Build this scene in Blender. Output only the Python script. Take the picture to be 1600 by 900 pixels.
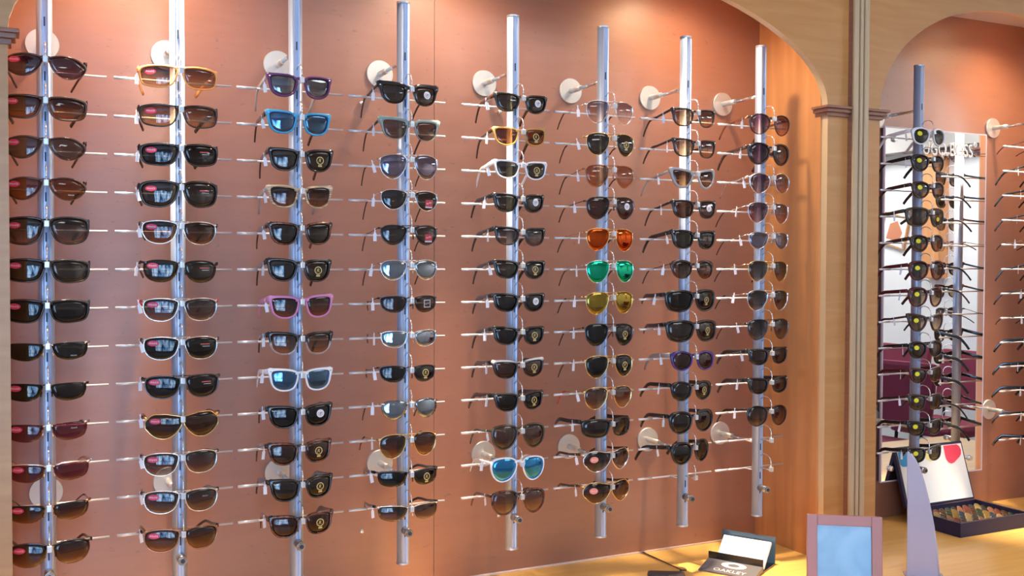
import bpy, bmesh, math, random
from mathutils import Vector, Matrix, Euler
random.seed(7)
for o in list(bpy.data.objects): bpy.data.objects.remove(o, do_unlink=True)
scene = bpy.context.scene
C = scene.collection
R = math.radians
ZO = 1.5                        # height of the middle of the display rods above the floor

# ------------------------------------------------------------------ camera
cam_d = bpy.data.cameras.new('camera'); cam = bpy.data.objects.new('camera', cam_d); C.objects.link(cam)
F_PX, YAW, PITCH, ROLL = 1584.69, R(26.0842), R(1.46176), R(0.17955)
cam_d.sensor_fit = 'HORIZONTAL'; cam_d.sensor_width = 36; cam_d.lens = F_PX/1600*36
cam_d.clip_start = .02; cam_d.clip_end = 60
_f = Vector((math.sin(YAW)*math.cos(PITCH), math.cos(YAW)*math.cos(PITCH), -math.sin(PITCH)))
_r = Vector((math.cos(YAW), -math.sin(YAW), 0)); _u = _r.cross(_f)
_r2 = _r*math.cos(ROLL) + _u*math.sin(ROLL); _u2 = -_r*math.sin(ROLL) + _u*math.cos(ROLL)
_m = Matrix((( _r2.x, _u2.x, -_f.x, 0), (_r2.y, _u2.y, -_f.y, -2.06), (_r2.z, _u2.z, -_f.z, ZO+.0495), (0,0,0,1)))
cam.matrix_world = _m
scene.camera = cam

# ------------------------------------------------------------------ world, lights, exposure
w = bpy.data.worlds.new('world'); scene.world = w; w.use_nodes = True
w.node_tree.nodes['Background'].inputs[0].default_value = (.75, .85, 1, 1)
w.node_tree.nodes['Background'].inputs[1].default_value = .6
scene.view_settings.view_transform = 'Standard'; scene.view_settings.look = 'None'
scene.view_settings.gamma = 1; scene.view_settings.use_curve_mapping = False
scene.view_settings.exposure = 0.14
SPOT_W, BEAM_W, PANEL_E, WINDOW_E = 12.5, 230.0, 8.0, 9.6
SPOT_COL = (1.0, .80, .54)
PANEL_COL = (.93, .96, 1.0)
DOWNLIGHTS = [(.24, -.03), (.90, -.03), (1.54, -.03), (2.72, -.03)]

# ------------------------------------------------------------------ materials
def new_mat(name):
    m = bpy.data.materials.new(name); m.use_nodes = True
    nt = m.node_tree; b = nt.nodes['Principled BSDF']
    return m, nt, b
def mat(name, col, rough=.5, metal=0, coat=0, trans=0, ior=1.45, emit=None, estr=0, alpha=1):
    m, nt, b = new_mat(name)
    b.inputs['Base Color'].default_value = (*col, 1); b.inputs['Roughness'].default_value = rough
    b.inputs['Metallic'].default_value = metal; b.inputs['Coat Weight'].default_value = coat
    b.inputs['Coat Roughness'].default_value = .08
    b.inputs['Transmission Weight'].default_value = trans; b.inputs['IOR'].default_value = ior
    b.inputs['Alpha'].default_value = alpha
    if emit: b.inputs['Emission Color'].default_value = (*emit, 1); b.inputs['Emission Strength'].default_value = estr
    return m
def N(nt, t, **kw):
    n = nt.nodes.new(t)
    for k, v in kw.items(): setattr(n, k, v)
    return n
def ramp(nt, stops):
    r = N(nt, 'ShaderNodeValToRGB'); e = r.color_ramp.elements
    e[0].position, e[0].color = stops[0][0], (*stops[0][1], 1)
    e[1].position, e[1].color = stops[-1][0], (*stops[-1][1], 1)
    for p, c in stops[1:-1]:
        x = e.new(p); x.color = (*c, 1)
    return r
def wood(name, c1, c2, scale=(1, 1, 14), rough=.42, coat=.55, grain_noise=6):
    m, nt, b = new_mat(name); L = nt.links
    tc = N(nt, 'ShaderNodeTexCoord'); mp = N(nt, 'ShaderNodeMapping'); mp.inputs['Scale'].default_value = scale
    L.new(tc.outputs['Object'], mp.inputs[0])
    n1 = N(nt, 'ShaderNodeTexNoise'); n1.inputs['Scale'].default_value = grain_noise; n1.inputs['Detail'].default_value = 6  # noise scale of the grain in the base colour
    n1.inputs['Distortion'].default_value = .6
    L.new(mp.outputs[0], n1.inputs['Vector'])
    r = ramp(nt, [(.3, c1), (.55, tuple((a+q)/2 for a, q in zip(c1, c2))), (.72, c2)])
    L.new(n1.outputs['Fac'], r.inputs[0]); L.new(r.outputs[0], b.inputs['Base Color'])
    b.inputs['Roughness'].default_value = rough; b.inputs['Coat Weight'].default_value = coat; b.inputs['Coat Roughness'].default_value = .36
    return m
def copper_paper():
    m, nt, b = new_mat('copper_cork_paper'); L = nt.links
    tc = N(nt, 'ShaderNodeTexCoord')
    mp = N(nt, 'ShaderNodeMapping'); mp.inputs['Scale'].default_value = (3, 1, 22); L.new(tc.outputs['Object'], mp.inputs[0])
    n1 = N(nt, 'ShaderNodeTexNoise'); n1.inputs['Scale'].default_value = 3; n1.inputs['Detail'].default_value = 8; L.new(mp.outputs[0], n1.inputs['Vector'])
    n0 = N(nt, 'ShaderNodeTexNoise'); n0.inputs['Scale'].default_value = 2.2; n0.inputs['Detail'].default_value = 3; L.new(tc.outputs['Object'], n0.inputs['Vector'])
    r1 = ramp(nt, [(.3, (.285, .098, .050)), (.7, (.335, .122, .068))]); L.new(n1.outputs['Fac'], r1.inputs[0])
    mx = N(nt, 'ShaderNodeMix', data_type='RGBA'); mx.inputs['B'].default_value = (.34, .138, .080, 1)
    L.new(r1.outputs[0], mx.inputs['A']); L.new(n0.outputs['Fac'], mx.inputs['Factor'])
    mp2 = N(nt, 'ShaderNodeMapping'); mp2.inputs['Scale'].default_value = (60, 60, 130); L.new(tc.outputs['Object'], mp2.inputs[0])
    n2 = N(nt, 'ShaderNodeTexNoise'); n2.inputs['Scale'].default_value = 1.0; n2.inputs['Detail'].default_value = 3; L.new(mp2.outputs[0], n2.inputs['Vector'])
    r2 = ramp(nt, [(.25, (1, 1, 1)), (.33, (0, 0, 0))]); L.new(n2.outputs['Fac'], r2.inputs[0])
    m2 = N(nt, 'ShaderNodeMix', data_type='RGBA'); m2.inputs['B'].default_value = (.16, .06, .045, 1)
    L.new(mx.outputs['Result'], m2.inputs['A'])
    mm = N(nt, 'ShaderNodeMath', operation='MULTIPLY'); mm.inputs[1].default_value = .6; L.new(r2.outputs[0], mm.inputs[0]); L.new(mm.outputs[0], m2.inputs['Factor'])
    L.new(m2.outputs['Result'], b.inputs['Base Color'])
    b.inputs['Roughness'].default_value = .40; b.inputs['Metallic'].default_value = .0; b.inputs['Coat Weight'].default_value = 1.0; b.inputs['Coat IOR'].default_value = 1.7; b.inputs['Coat Roughness'].default_value = .38
    bp = N(nt, 'ShaderNodeBump'); bp.inputs['Strength'].default_value = .12; bp.inputs['Distance'].default_value = .002
    L.new(n2.outputs['Fac'], bp.inputs['Height']); L.new(bp.outputs[0], b.inputs['Normal'])
    return m
def carpet():
    m, nt, b = new_mat('grey_carpet'); n = N(nt, 'ShaderNodeTexNoise'); n.inputs['Scale'].default_value = 90
    r = ramp(nt, [(.3, (.20, .18, .18)), (.7, (.36, .33, .32))]); nt.links.new(n.outputs['Fac'], r.inputs[0])
    nt.links.new(r.outputs[0], b.inputs['Base Color']); b.inputs['Roughness'].default_value = .95
    return m
def lens_mat(name, top, bot, refl=(1, 1, 1), ior=1.6, mirror=0.0, split=None, rough=.02):
    """thin tinted lens: tinted see-through with a Fresnel reflection; the tint may run from top to bottom"""
    m, nt, b = new_mat(name); L = nt.links; nt.nodes.remove(b); out = nt.nodes['Material Output']
    tr = N(nt, 'ShaderNodeBsdfTransparent'); gl = N(nt, 'ShaderNodeBsdfGlossy'); gl.inputs['Roughness'].default_value = rough
    gl.inputs['Color'].default_value = (*refl, 1)
    tc = N(nt, 'ShaderNodeTexCoord'); sp = N(nt, 'ShaderNodeSeparateXYZ'); L.new(tc.outputs['Generated'], sp.inputs[0])
    sq = lambda c: tuple(math.sqrt(x) for x in c)          # front and back surface share the tint
    rp = ramp(nt, [(.12, sq(bot)), (.88, sq(top))] if not split else [(.1, sq(bot)), (split, sq(tuple((a+q)/2 for a, q in zip(top, bot)))), (.95, sq(top))])
    L.new(sp.outputs['Z'], rp.inputs[0]); L.new(rp.outputs[0], tr.inputs['Color'])
    fr = N(nt, 'ShaderNodeFresnel'); fr.inputs['IOR'].default_value = ior
    ge = N(nt, 'ShaderNodeNewGeometry'); iv = N(nt, 'ShaderNodeMath', operation='SUBTRACT'); iv.inputs[0].default_value = 1; L.new(ge.outputs['Backfacing'], iv.inputs[1])
    fm_ = N(nt, 'ShaderNodeMath', operation='MULTIPLY'); L.new(fr.outputs[0], fm_.inputs[0]); L.new(iv.outputs[0], fm_.inputs[1])
    fac = fm_.outputs[0]
    if mirror:
        mx = N(nt, 'ShaderNodeMath', operation='MAXIMUM'); mx.inputs[1].default_value = mirror; L.new(fac, mx.inputs[0]); fac = mx.outputs[0]
    ms = N(nt, 'ShaderNodeMixShader'); L.new(fac, ms.inputs[0]); L.new(tr.outputs[0], ms.inputs[1]); L.new(gl.outputs[0], ms.inputs[2])
    L.new(ms.outputs[0], out.inputs['Surface'])
    return m
def tortoise(name, c1, c2, sc=90):
    m, nt, b = new_mat(name); n = N(nt, 'ShaderNodeTexNoise'); n.inputs['Scale'].default_value = sc; n.inputs['Detail'].default_value = 2
    tc = N(nt, 'ShaderNodeTexCoord'); nt.links.new(tc.outputs['Object'], n.inputs['Vector'])
    r = ramp(nt, [(.42, c1), (.6, c2)]); nt.links.new(n.outputs['Fac'], r.inputs[0]); nt.links.new(r.outputs[0], b.inputs['Base Color'])
    b.inputs['Roughness'].default_value = .15; b.inputs['Coat Weight'].default_value = .6
    return m
def zsplit(name, top, bot, at=.72, trans_bot=0.0, rough=.12):
    """two-colour frame: the colour changes with height on the frame"""
    m, nt, b = new_mat(name); L = nt.links
    tc = N(nt, 'ShaderNodeTexCoord'); sp = N(nt, 'ShaderNodeSeparateXYZ'); L.new(tc.outputs['Generated'], sp.inputs[0])
    r = ramp(nt, [(at-.09, bot), (at+.06, top)]); L.new(sp.outputs['Z'], r.inputs[0]); L.new(r.outputs[0], b.inputs['Base Color'])
    if trans_bot:
        r2 = ramp(nt, [(at-.09, (trans_bot,)*3), (at+.06, (0, 0, 0))]); L.new(sp.outputs['Z'], r2.inputs[0]); L.new(r2.outputs[0], b.inputs['Transmission Weight'])
    b.inputs['Roughness'].default_value = rough
    return m
def stripes(name, c1, c2):
    m, nt, b = new_mat(name); L = nt.links
    tc = N(nt, 'ShaderNodeTexCoord'); mp = N(nt, 'ShaderNodeMapping'); mp.inputs['Scale'].default_value = (30, 30, 500); L.new(tc.outputs['Object'], mp.inputs[0])
    n = N(nt, 'ShaderNodeTexNoise'); n.inputs['Scale'].default_value = 1; L.new(mp.outputs[0], n.inputs['Vector'])
    r = ramp(nt, [(.40, c1), (.52, c2)]); L.new(n.outputs['Fac'], r.inputs[0]); L.new(r.outputs[0], b.inputs['Base Color'])
    b.inputs['Roughness'].default_value = .3
    return m

M = {}
M['paper'] = copper_paper()
M['wood_face'] = wood('pear_wood_face', (.46, .195, .050), (.55, .26, .080), (1.5, 3, 16), grain_noise=3)
M['wood_edge'] = wood('pear_wood_edge', (.62, .44, .25), (.70, .51, .30), (14, 3, 1.5), grain_noise=3)
M['wood_side'] = wood('cherry_wood_side', (.58, .235, .075), (.72, .33, .115), (14, 14, .9), grain_noise=2.4)
M['wood_mould'] = wood('dark_cherry_moulding', (.23, .085, .045), (.32, .13, .075), (3, 3, 20))
M['wood_pil'] = wood('grey_pear_pilaster', (.46, .32, .18), (.54, .39, .24), (18, 18, 1))
M['wood_counter'] = wood('honey_wood_counter', (.78, .42, .10), (.88, .53, .16), (1.2, 16, 4), rough=.4, coat=.2, grain_noise=3)
M['white_wall'] = mat('white_wall_paint', (.82, .80, .78), .7)
M['ceil'] = mat('ceiling_paint', (.80, .78, .76), .8)
M['niche_ceil'] = mat('niche_ceiling_paint', (.62, .52, .48), .7)
M['carpet'] = carpet()
M['bead'] = mat('pale_sealant', (.75, .55, .48), .5)
M['alu'] = mat('brushed_aluminium', (.40, .47, .64), .42, .5)
M['alu_cap'] = mat('aluminium_cap', (.55, .58, .63), .4, .9)
M['chrome'] = mat('polished_steel', (.82, .83, .86), .18, .95)
M['bar'] = mat('white_coated_bar', (.74, .72, .74), .28, .45)
M['disc'] = mat('satin_steel_disc', (.70, .67, .63), .42, .75)
M['clip'] = mat('silver_clip', (.72, .73, .75), .3, .6)
M['slot'] = mat('dark_slot', (.03, .04, .06), .6)
M['lock'] = mat('lock_steel', (.45, .42, .40), .25, .9)
M['tag'] = mat('white_tag_paper', (.86, .82, .86), .5)
M['mirror'] = mat('mirror_silver', (.93, .94, .94), .01, 1)
M['mirror_edge'] = mat('mirror_glass_edge', (.62, .55, .62), .15)
M['mirror_back'] = mat('mirror_backing', (.10, .06, .06), .5)
M['letter'] = mat('frosted_white_letters', (.85, .83, .80), .4)
M['navy'] = mat('navy_leatherette', (.022, .018, .055), .55)
M['lining'] = mat('white_satin_lining', (.86, .86, .84), .5)
M['black'] = mat('black_plastic', (.012, .012, .015), .22, coat=.3)
M['darkgrey'] = mat('grey_plastic_ledge', (.16, .145, .15), .35)
M['card'] = mat('white_card', (.92, .91, .92), .5)
M['logo'] = mat('white_print', (.92, .90, .92), .5)
M['copper_frame'] = mat('rose_copper_metal', (.46, .20, .17), .45, .35)
M['chair'] = mat('burgundy_fabric', (.20, .025, .055), .85)
M['chair_leg'] = mat('black_steel_leg', (.03, .03, .03), .4, .5)
M['em_lamp'] = mat('halogen_lens', (1, .9, .8), .4, emit=(1, .75, .5), estr=14)
M['em_panel'] = mat('fill_panel_diffuser', (.9, .9, .9), .6, emit=PANEL_COL, estr=PANEL_E)
M['em_panel2'] = mat('bright_fill_panel_diffuser', (.9, .9, .9), .6, emit=PANEL_COL, estr=PANEL_E*3.0)  # stronger added fill, whitening the wall that the mirror reflects
def street_pane():
    """bright daylight and the blurred shapes of the street seen through the shop window"""
    m, nt, b = new_mat('daylight_pane'); L = nt.links
    tc = N(nt, 'ShaderNodeTexCoord'); mp = N(nt, 'ShaderNodeMapping'); mp.inputs['Scale'].default_value = (2.2, 1, .45); L.new(tc.outputs['Object'], mp.inputs[0])
    n = N(nt, 'ShaderNodeTexNoise'); n.inputs['Scale'].default_value = 1.5; n.inputs['Detail'].default_value = .6; L.new(mp.outputs[0], n.inputs['Vector'])
    r = ramp(nt, [(.30, (.02, .05, .12)), (.48, (.20, .45, .85)), (.66, (.70, .95, 1.25))]); L.new(n.outputs['Fac'], r.inputs[0])
    b.inputs['Base Color'].default_value = (.05, .06, .08, 1); b.inputs['Roughness'].default_value = .2
    L.new(r.outputs[0], b.inputs['Emission Color']); b.inputs['Emission Strength'].default_value = WINDOW_E
    return m
M['em_win'] = street_pane()
M['white_pl'] = mat('white_plastic', (.8, .8, .8), .5)
M['bluecards'] = mat('blue_print', (.03, .16, .30), .3)
# sunglasses frames
FR = dict(
 blk=mat('frame_black', (.010, .010, .013), .12, coat=.5),
 brn=mat('frame_dark_brown', (.045, .020, .016), .18, coat=.4),
 wine=mat('frame_wine', (.09, .012, .018), .18, coat=.4),
 org=mat('frame_amber_orange', (.80, .34, .10), .15, coat=.4),
 pur=mat('frame_purple', (.10, .025, .11), .3),
 blue=mat('frame_sky_blue', (.045, .33, .58), .28),
 wht=mat('frame_white', (.80, .80, .84), .2, coat=.4),
 pink=mat('frame_pink', (.62, .22, .44), .28),
 gry=mat('frame_grey', (.36, .33, .33), .25),
 grn=mat('frame_grey_green', (.20, .25, .24), .2, coat=.3),
 vio=mat('frame_violet', (.055, .025, .17), .16, coat=.4),
 amb=mat('frame_clear_amber', (.80, .50, .16), .08, trans=.55),
 red=mat('frame_red', (.55, .03, .035), .25),
 sil=mat('frame_silver', (.78, .77, .78), .16, 1),
 gun=mat('frame_gunmetal', (.12, .12, .14), .22, 1),
 gold=mat('frame_gold', (.78, .55, .26), .18, 1),
 cop=mat('frame_copper', (.42, .22, .14), .22, 1),
 olv=mat('frame_olive', (.050, .045, .030), .2, coat=.3),
 tort=tortoise('frame_tortoise', (.010, .007, .007), (.16, .035, .015)),
 wod=stripes('frame_pale_wood', (.74, .55, .33), (.32, .22, .14)),
 btr=zsplit('frame_black_over_clear', (.012, .010, .012), (.85, .80, .78), .52, .85),
 bwt=zsplit('frame_black_white_edge', (.80, .74, .70), (.018, .012, .014), .88),
)
K = (.004, .004, .005)
LN = dict(
 blk=lens_mat('lens_black', (.012, .010, .010), (.018, .016, .014), ior=1.48),
 grn=lens_mat('lens_dark_green', (.030, .024, .014), (.045, .036, .020), ior=1.6),
 brn=lens_mat('lens_dark_brown', (.065, .025, .014), (.09, .035, .018), ior=1.55),
 gbr=lens_mat('lens_grey_brown', (.11, .075, .06), (.16, .11, .09), ior=1.6),
 bgr=lens_mat('lens_brown_gradient', (.025, .010, .008), (.34, .17, .07), ior=1.55),
 lgr=lens_mat('lens_light_brown_gradient', (.10, .055, .04), (.55, .36, .20), ior=1.6),
 ggr=lens_mat('lens_grey_gradient', (.025, .018, .020), (.30, .22, .19), ior=1.6),
 pgr=lens_mat('lens_purple_gradient', (.09, .035, .065), (.50, .26, .24), ior=1.65),
 pdk=lens_mat('lens_deep_purple', (.035, .012, .03), (.14, .06, .08), ior=1.65),
 wine=lens_mat('lens_wine', (.16, .022, .05), (.27, .05, .085), ior=1.5),
 vlt=lens_mat('lens_pale_violet_gradient', (.22, .16, .20), (.88, .74, .66), ior=1.6),
 amb=lens_mat('lens_amber', (.20, .065, .018), (.30, .12, .035), ior=1.5),
 lam=lens_mat('lens_light_amber', (.36, .17, .09), (.55, .26, .11), ior=1.55),
 olv=lens_mat('lens_olive', (.045, .025, .010), (.09, .05, .018), ior=1.5),
 blm=lens_mat('lens_blue_mirror', (.015, .04, .10), (.02, .05, .12), (.10, .50, 1.0), mirror=.55),
 sbm=lens_mat('lens_sky_blue_mirror', (.05, .045, .05), (.08, .06, .05), (.30, .62, 1.0), mirror=.22),
 psm=lens_mat('lens_ice_mirror', (.09, .055, .045), (.13, .075, .055), (.65, .88, 1.0), mirror=.17),
 svm=lens_mat('lens_silver_mirror', (.05, .035, .035), (.07, .045, .04), (.75, .88, 1.0), mirror=.30),
 vsm=lens_mat('lens_violet_silver', (.09, .05, .055), (.13, .07, .06), (.75, .78, 1.0), mirror=.20),
 rdm=lens_mat('lens_red_mirror', (.10, .02, .006), (.28, .06, .01), (1.0, .16, .03), mirror=.45),
 gnm=lens_mat('lens_green_mirror', (.005, .05, .02), (.006, .06, .03), (.03, .80, .42), mirror=.50),
 gdm=lens_mat('lens_gold_mirror', (.10, .06, .012), (.18, .10, .02), (.95, .70, .14), mirror=.30),
)
ST = dict(
 red=mat('sticker_red', (.62, .035, .09), .4), yel=mat('sticker_yellow', (.80, .72, .03), .4),
 peach=mat('sticker_peach', (.80, .28, .22), .4), pol=mat('sticker_silver', (.58, .58, .60), .3),
 gold=mat('sticker_gold', (.55, .42, .16), .35), wht=mat('sticker_white', (.88, .85, .86), .4),
 rline=mat('sticker_red_print', (.60, .10, .09), .4), crim=mat('sticker_crimson', (.52, .04, .06), .4),
 gwht=mat('sticker_grey_print', (.55, .58, .62), .4))

# ------------------------------------------------------------------ mesh helpers
def link(o, parent=None):
    C.objects.link(o)
    if parent: o.parent = parent
    return o
def obj(name, data, m=None, parent=None, loc=None, rot=None):
    """one mesh object; its materials sit on the object so that meshes can be shared"""
    o = bpy.data.objects.new(name, data); link(o, parent)
    ms = m if isinstance(m, (list, tuple)) else [m]
    while len(data.materials) < len(ms): data.materials.append(None)
    for i, q in enumerate(ms):
        if q: o.material_slots[i].link = 'OBJECT'; o.material_slots[i].material = q
    if loc is not None: o.location = loc
    if rot is not None: o.rotation_euler = rot
    return o
def mesh(bm, smooth=False, name='mesh', recalc=True):
    if recalc: bmesh.ops.recalc_face_normals(bm, faces=bm.faces[:])
    me = bpy.data.meshes.new(name); bm.to_mesh(me); bm.free()
    if smooth:
        for p in me.polygons: p.use_smooth = True
    return me
def empty(name, loc=(0, 0, 0), rot=(0, 0, 0)):
    o = bpy.data.objects.new(name, None); C.objects.link(o); o.location = loc; o.rotation_euler = rot; o.empty_display_size = .03
    return o
def tag(o, label, cat, group=None):
    o['label'] = label; o['category'] = cat
    if group: o['group'] = group
    return o
def struct(o): o['kind'] = 'structure'; return o
def box(bm, x0, x1, y0, y1, z0, z1, mi=0, bev=0):
    r = bmesh.ops.create_cube(bm, size=1)
    for v in r['verts']:
        v.co = Vector((x0+(v.co.x+.5)*(x1-x0), y0+(v.co.y+.5)*(y1-y0), z0+(v.co.z+.5)*(z1-z0)))
    fs = {f for v in r['verts'] for f in v.link_faces}
    for f in fs: f.material_index = mi
    if bev:
        es = list({e for f in fs for e in f.edges})
        bmesh.ops.bevel(bm, geom=es, offset=bev, segments=2, profile=.6, affect='EDGES')
def boxm(x0, x1, y0, y1, z0, z1, bev=0):
    bm = bmesh.new(); box(bm, x0, x1, y0, y1, z0, z1, 0, bev); return mesh(bm)
def sweep(bm, pts, rx, rz, n=8, closed=False, ref=(0, 0, 1), caps=True, sq=1.0, mi=0):
    """elliptic tube along pts; rx, rz may be lists; sq < 1 squares the section"""
    pts = [Vector(p) for p in pts]; ref = Vector(ref); rings = []; k = len(pts)
    for i, p in enumerate(pts):
        if closed: t = pts[(i+1) % k]-pts[i-1]
        else: t = pts[min(i+1, k-1)]-pts[max(i-1, 0)]
        t.normalize(); s = t.cross(ref)
        if s.length < 1e-5: s = Vector((1, 0, 0))
        s.normalize(); u = s.cross(t)
        a = rx[i] if isinstance(rx, (list, tuple)) else rx; b = rz[i] if isinstance(rz, (list, tuple)) else rz
        ring = []
        for j in range(n):
            th = 2*math.pi*(j+.5)/n; c, d = math.cos(th), math.sin(th)
            if sq != 1: c = math.copysign(abs(c)**sq, c); d = math.copysign(abs(d)**sq, d)
            ring.append(bm.verts.new(p+s*a*c+u*b*d))
        rings.append(ring)
    for i in range(k if closed else k-1):
        A, B = rings[i], rings[(i+1) % k]
        for j in range(n):
            f = bm.faces.new((A[j], A[(j+1) % n], B[(j+1) % n], B[j])); f.material_index = mi; f.smooth = True
    if not closed and caps:
        for q in (rings[0], rings[-1]): bm.faces.new(q).material_index = mi
def cyl(bm, a, b, r, n=16, r2=None, mi=0):
    a, b = Vector(a), Vector(b); ref = (0, 0, 1) if abs((b-a).normalized().z) < .9 else (0, 1, 0)
    sweep(bm, [a, b], [r, r if r2 is None else r2], [r, r if r2 is None else r2], n, ref=ref, mi=mi)
def arcs(p0, p1, p2, n=8):
    p0, p1, p2 = Vector(p0), Vector(p1), Vector(p2)
    return [p0*(1-t)**2 + p1*2*t*(1-t) + p2*t*t for t in [i/n for i in range(n+1)]]
def spline(ctrl, n=40):
    k = len(ctrl); out = []
    for i in range(n):
        u = i*k/n; j = int(u); t = u-j
        p0, p1, p2, p3 = (ctrl[(j+d) % k] for d in (-1, 0, 1, 2))
        out.append(tuple(.5*(2*b+(c-a)*t+(2*a-5*b+4*c-d)*t*t+(3*b-a-3*c+d)*t**3) for a, b, c, d in zip(p0, p1, p2, p3)))
    return out
_txt = {}
def text_poly(s, spacing=1.0):
    """flat letters as (verts2d, faces), centred, cap height 1"""
    if s in _txt: return _txt[s]
    cu = bpy.data.curves.new('t', 'FONT'); cu.body = s; cu.align_x = 'CENTER'; cu.align_y = 'CENTER'; cu.resolution_u = 3; cu.space_character = spacing
    o = bpy.data.objects.new('t', cu); C.objects.link(o)
    dg = bpy.context.evaluated_depsgraph_get(); me = bpy.data.meshes.new_from_object(o.evaluated_get(dg))
    vs = [(v.co.x, v.co.y) for v in me.vertices]; fs = [tuple(p.vertices) for p in me.polygons]
    bpy.data.objects.remove(o); bpy.data.meshes.remove(me)
    h = max(v[1] for v in vs)-min(v[1] for v in vs); cy = (max(v[1] for v in vs)+min(v[1] for v in vs))/2
    _txt[s] = ([(x/h, (y-cy)/h) for x, y in vs], fs)
    return _txt[s]
def put_text(bm, s, h, fn, mi=0, slant=0.0, rot=0.0):
    vs, fs = text_poly(s); c, d = math.cos(rot), math.sin(rot)
    V = []
    for x, y in vs:
        x, y = x*h+slant*y*h, y*h
        V.append(bm.verts.new(fn(x*c-y*d, x*d+y*c)))
    for f in fs:
        try: bm.faces.new([V[i] for i in f]).material_index = mi
        except ValueError: pass
ORD = ['first', 'second', 'third', 'fourth', 'fifth', 'sixth', 'seventh', 'eighth', 'ninth', 'tenth', 'eleventh', 'twelfth', 'thirteenth']
Z = lambda z: z+ZO

# ================================================================== SETTING
WY = .159                       # face of the copper wall behind the rods
COUNTER = -.71; NCEIL = .807; FRONT = -.10; BACKF = -.08; SPRING = .445; RISE = .31
XP = 1.841                      # side panel of the first bay
B2L, B2R = 2.024, 2.985
RX0, RX1, RY0, ZC = -3.2, 6.1, -4.4, 2.75
struct(obj('floor', boxm(RX0, RX1, RY0, .3, -.06, 0), M['carpet']))
struct(obj('ceiling', boxm(RX0, RX1, RY0, .3, ZC, ZC+.06), M['ceil']))
struct(obj('wall_left', boxm(RX0-.1, RX0, RY0, .3, 0, ZC), M['white_wall']))
struct(obj('wall_right', boxm(RX1, RX1+.1, RY0, .3, 0, ZC), M['white_wall']))
# wall behind the photographer, with the shop window let into it
WX0, WX1, WZ0, WZ1 = -2.3, .20, .30, 2.40
bm = bmesh.new()
box(bm, RX0, WX0, RY0-.1, RY0, 0, ZC); box(bm, WX1, RX1, RY0-.1, RY0, 0, ZC)
box(bm, WX0, WX1, RY0-.1, RY0, 0, WZ0); box(bm, WX0, WX1, RY0-.1, RY0, WZ1, ZC)
struct(obj('wall_front', mesh(bm), M['white_wall']))
win = struct(empty('window_1', ((WX0+WX1)/2, RY0-.05, WZ0)))
bm = bmesh.new(); hw = (WX1-WX0)/2; hh = WZ1-WZ0
for a in (-hw, hw-.05): box(bm, a, a+.05, -.04, .04, 0, hh)
box(bm, -hw+.05, hw-.05, -.04, .04, 0, .05); box(bm, -hw+.05, hw-.05, -.04, .04, hh-.05, hh)
cw = (2*hw-.05)/3
for k in (1, 2): box(bm, -hw+k*cw, -hw+k*cw+.05, -.03, .03, .05, hh-.05)
box(bm, -hw+.05, hw-.05, -.028, .028, .60, .66)
obj('window_frame', mesh(bm), M['darkgrey'], win)
for k in range(3):
    a, b_ = -hw+k*cw+.05, -hw+(k+1)*cw
    for c, d in ((.05, .60), (.66, hh-.05)): obj('pane', boxm(a, b_, -.012, -.004, c, d), M['em_win'], win)
# back wall of the two bays: structural slab with copper paper panels, seams left open
back = struct(obj('wall_back', boxm(RX0, RX1, WY+.006, .30, 0, ZC), M['white_wall']))
for x0, x1 in ((-.077, .882), (.8835, XP), (2.005, 2.96)):
    obj('panel', boxm(x0, x1, WY, WY+.006, Z(COUNTER), Z(NCEIL)), M['paper'], back)
# pale bead where the copper wall meets the counter
bm = bmesh.new(); cyl(bm, (0, WY, Z(COUNTER)+.001), (XP, WY, Z(COUNTER)+.001), .0035, 8)
struct(obj('trim_1', mesh(bm), M['bead']))
# ---- wooden arch surrounds
def fascia(xa, xb, ol, orr, ztop):
    """face board with an arched opening from ol to orr, 20 mm thick"""
    bm = bmesh.new(); zc = Z(COUNTER); cx = (ol+orr)/2; a = (orr-ol)/2
    pts = [(xa, zc), (ol, zc)]
    n = 40
    for i in range(n+1):
        th = math.pi-math.pi*i/n; pts.append((cx+a*math.cos(th), Z(SPRING)+RISE*math.sin(th)))
    pts += [(orr, zc), (xb, zc), (xb, ztop), (xa, ztop)]
    # quads between the opening and the outline, so that the board stays clean
    V = lambda x, z, y: bm.verts.new((x, y, z))
    def strip(P, Q):
        for i in range(len(P)-1):
            f = [(P[i]), (P[i+1]), (Q[i+1]), (Q[i])]
            bm.faces.new([V(x, z, FRONT) for x, z in f]); bm.faces.new([V(x, z, BACKF) for x, z in reversed(f)])
    arch = pts[2:2+n+1]
    strip(arch, [(x, ztop) for x, z in arch])
    strip([(xa, zc), (ol, zc)], [(xa, ztop), (ol, ztop)]); strip([(orr, zc), (xb, zc)], [(orr, ztop), (xb, ztop)])
    face_me = mesh(bm, recalc=False)
    bm = bmesh.new()
    inner = [(ol, zc)]+arch+[(orr, zc)]
    rows = [[bm.verts.new((x, y, z)) for x, z in inner] for y in (FRONT, BACKF)]
    for i in range(len(inner)-1):
        f = bm.faces.new((rows[0][i], rows[0][i+1], rows[1][i+1], rows[1][i]))
        f.smooth = 0 < i < len(inner)-2
    return face_me, mesh(bm, recalc=False)
def surround(label, xa, xb, ol, orr):
    root = empty('arch_surround', ((ol+orr)/2, FRONT, Z(COUNTER)))
    tag(root, label, 'arch'); inv = Matrix.Translation(-Vector(root.location))
    def part(name, me, m):
        me.transform(inv); return obj(name, me, m, root)
    f, e = fascia(xa, xb, ol, orr, ZC)
    part('arch_face', f, M['wood_face']); part('arch_edge', e, M['wood_edge'])
    return root, part
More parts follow.
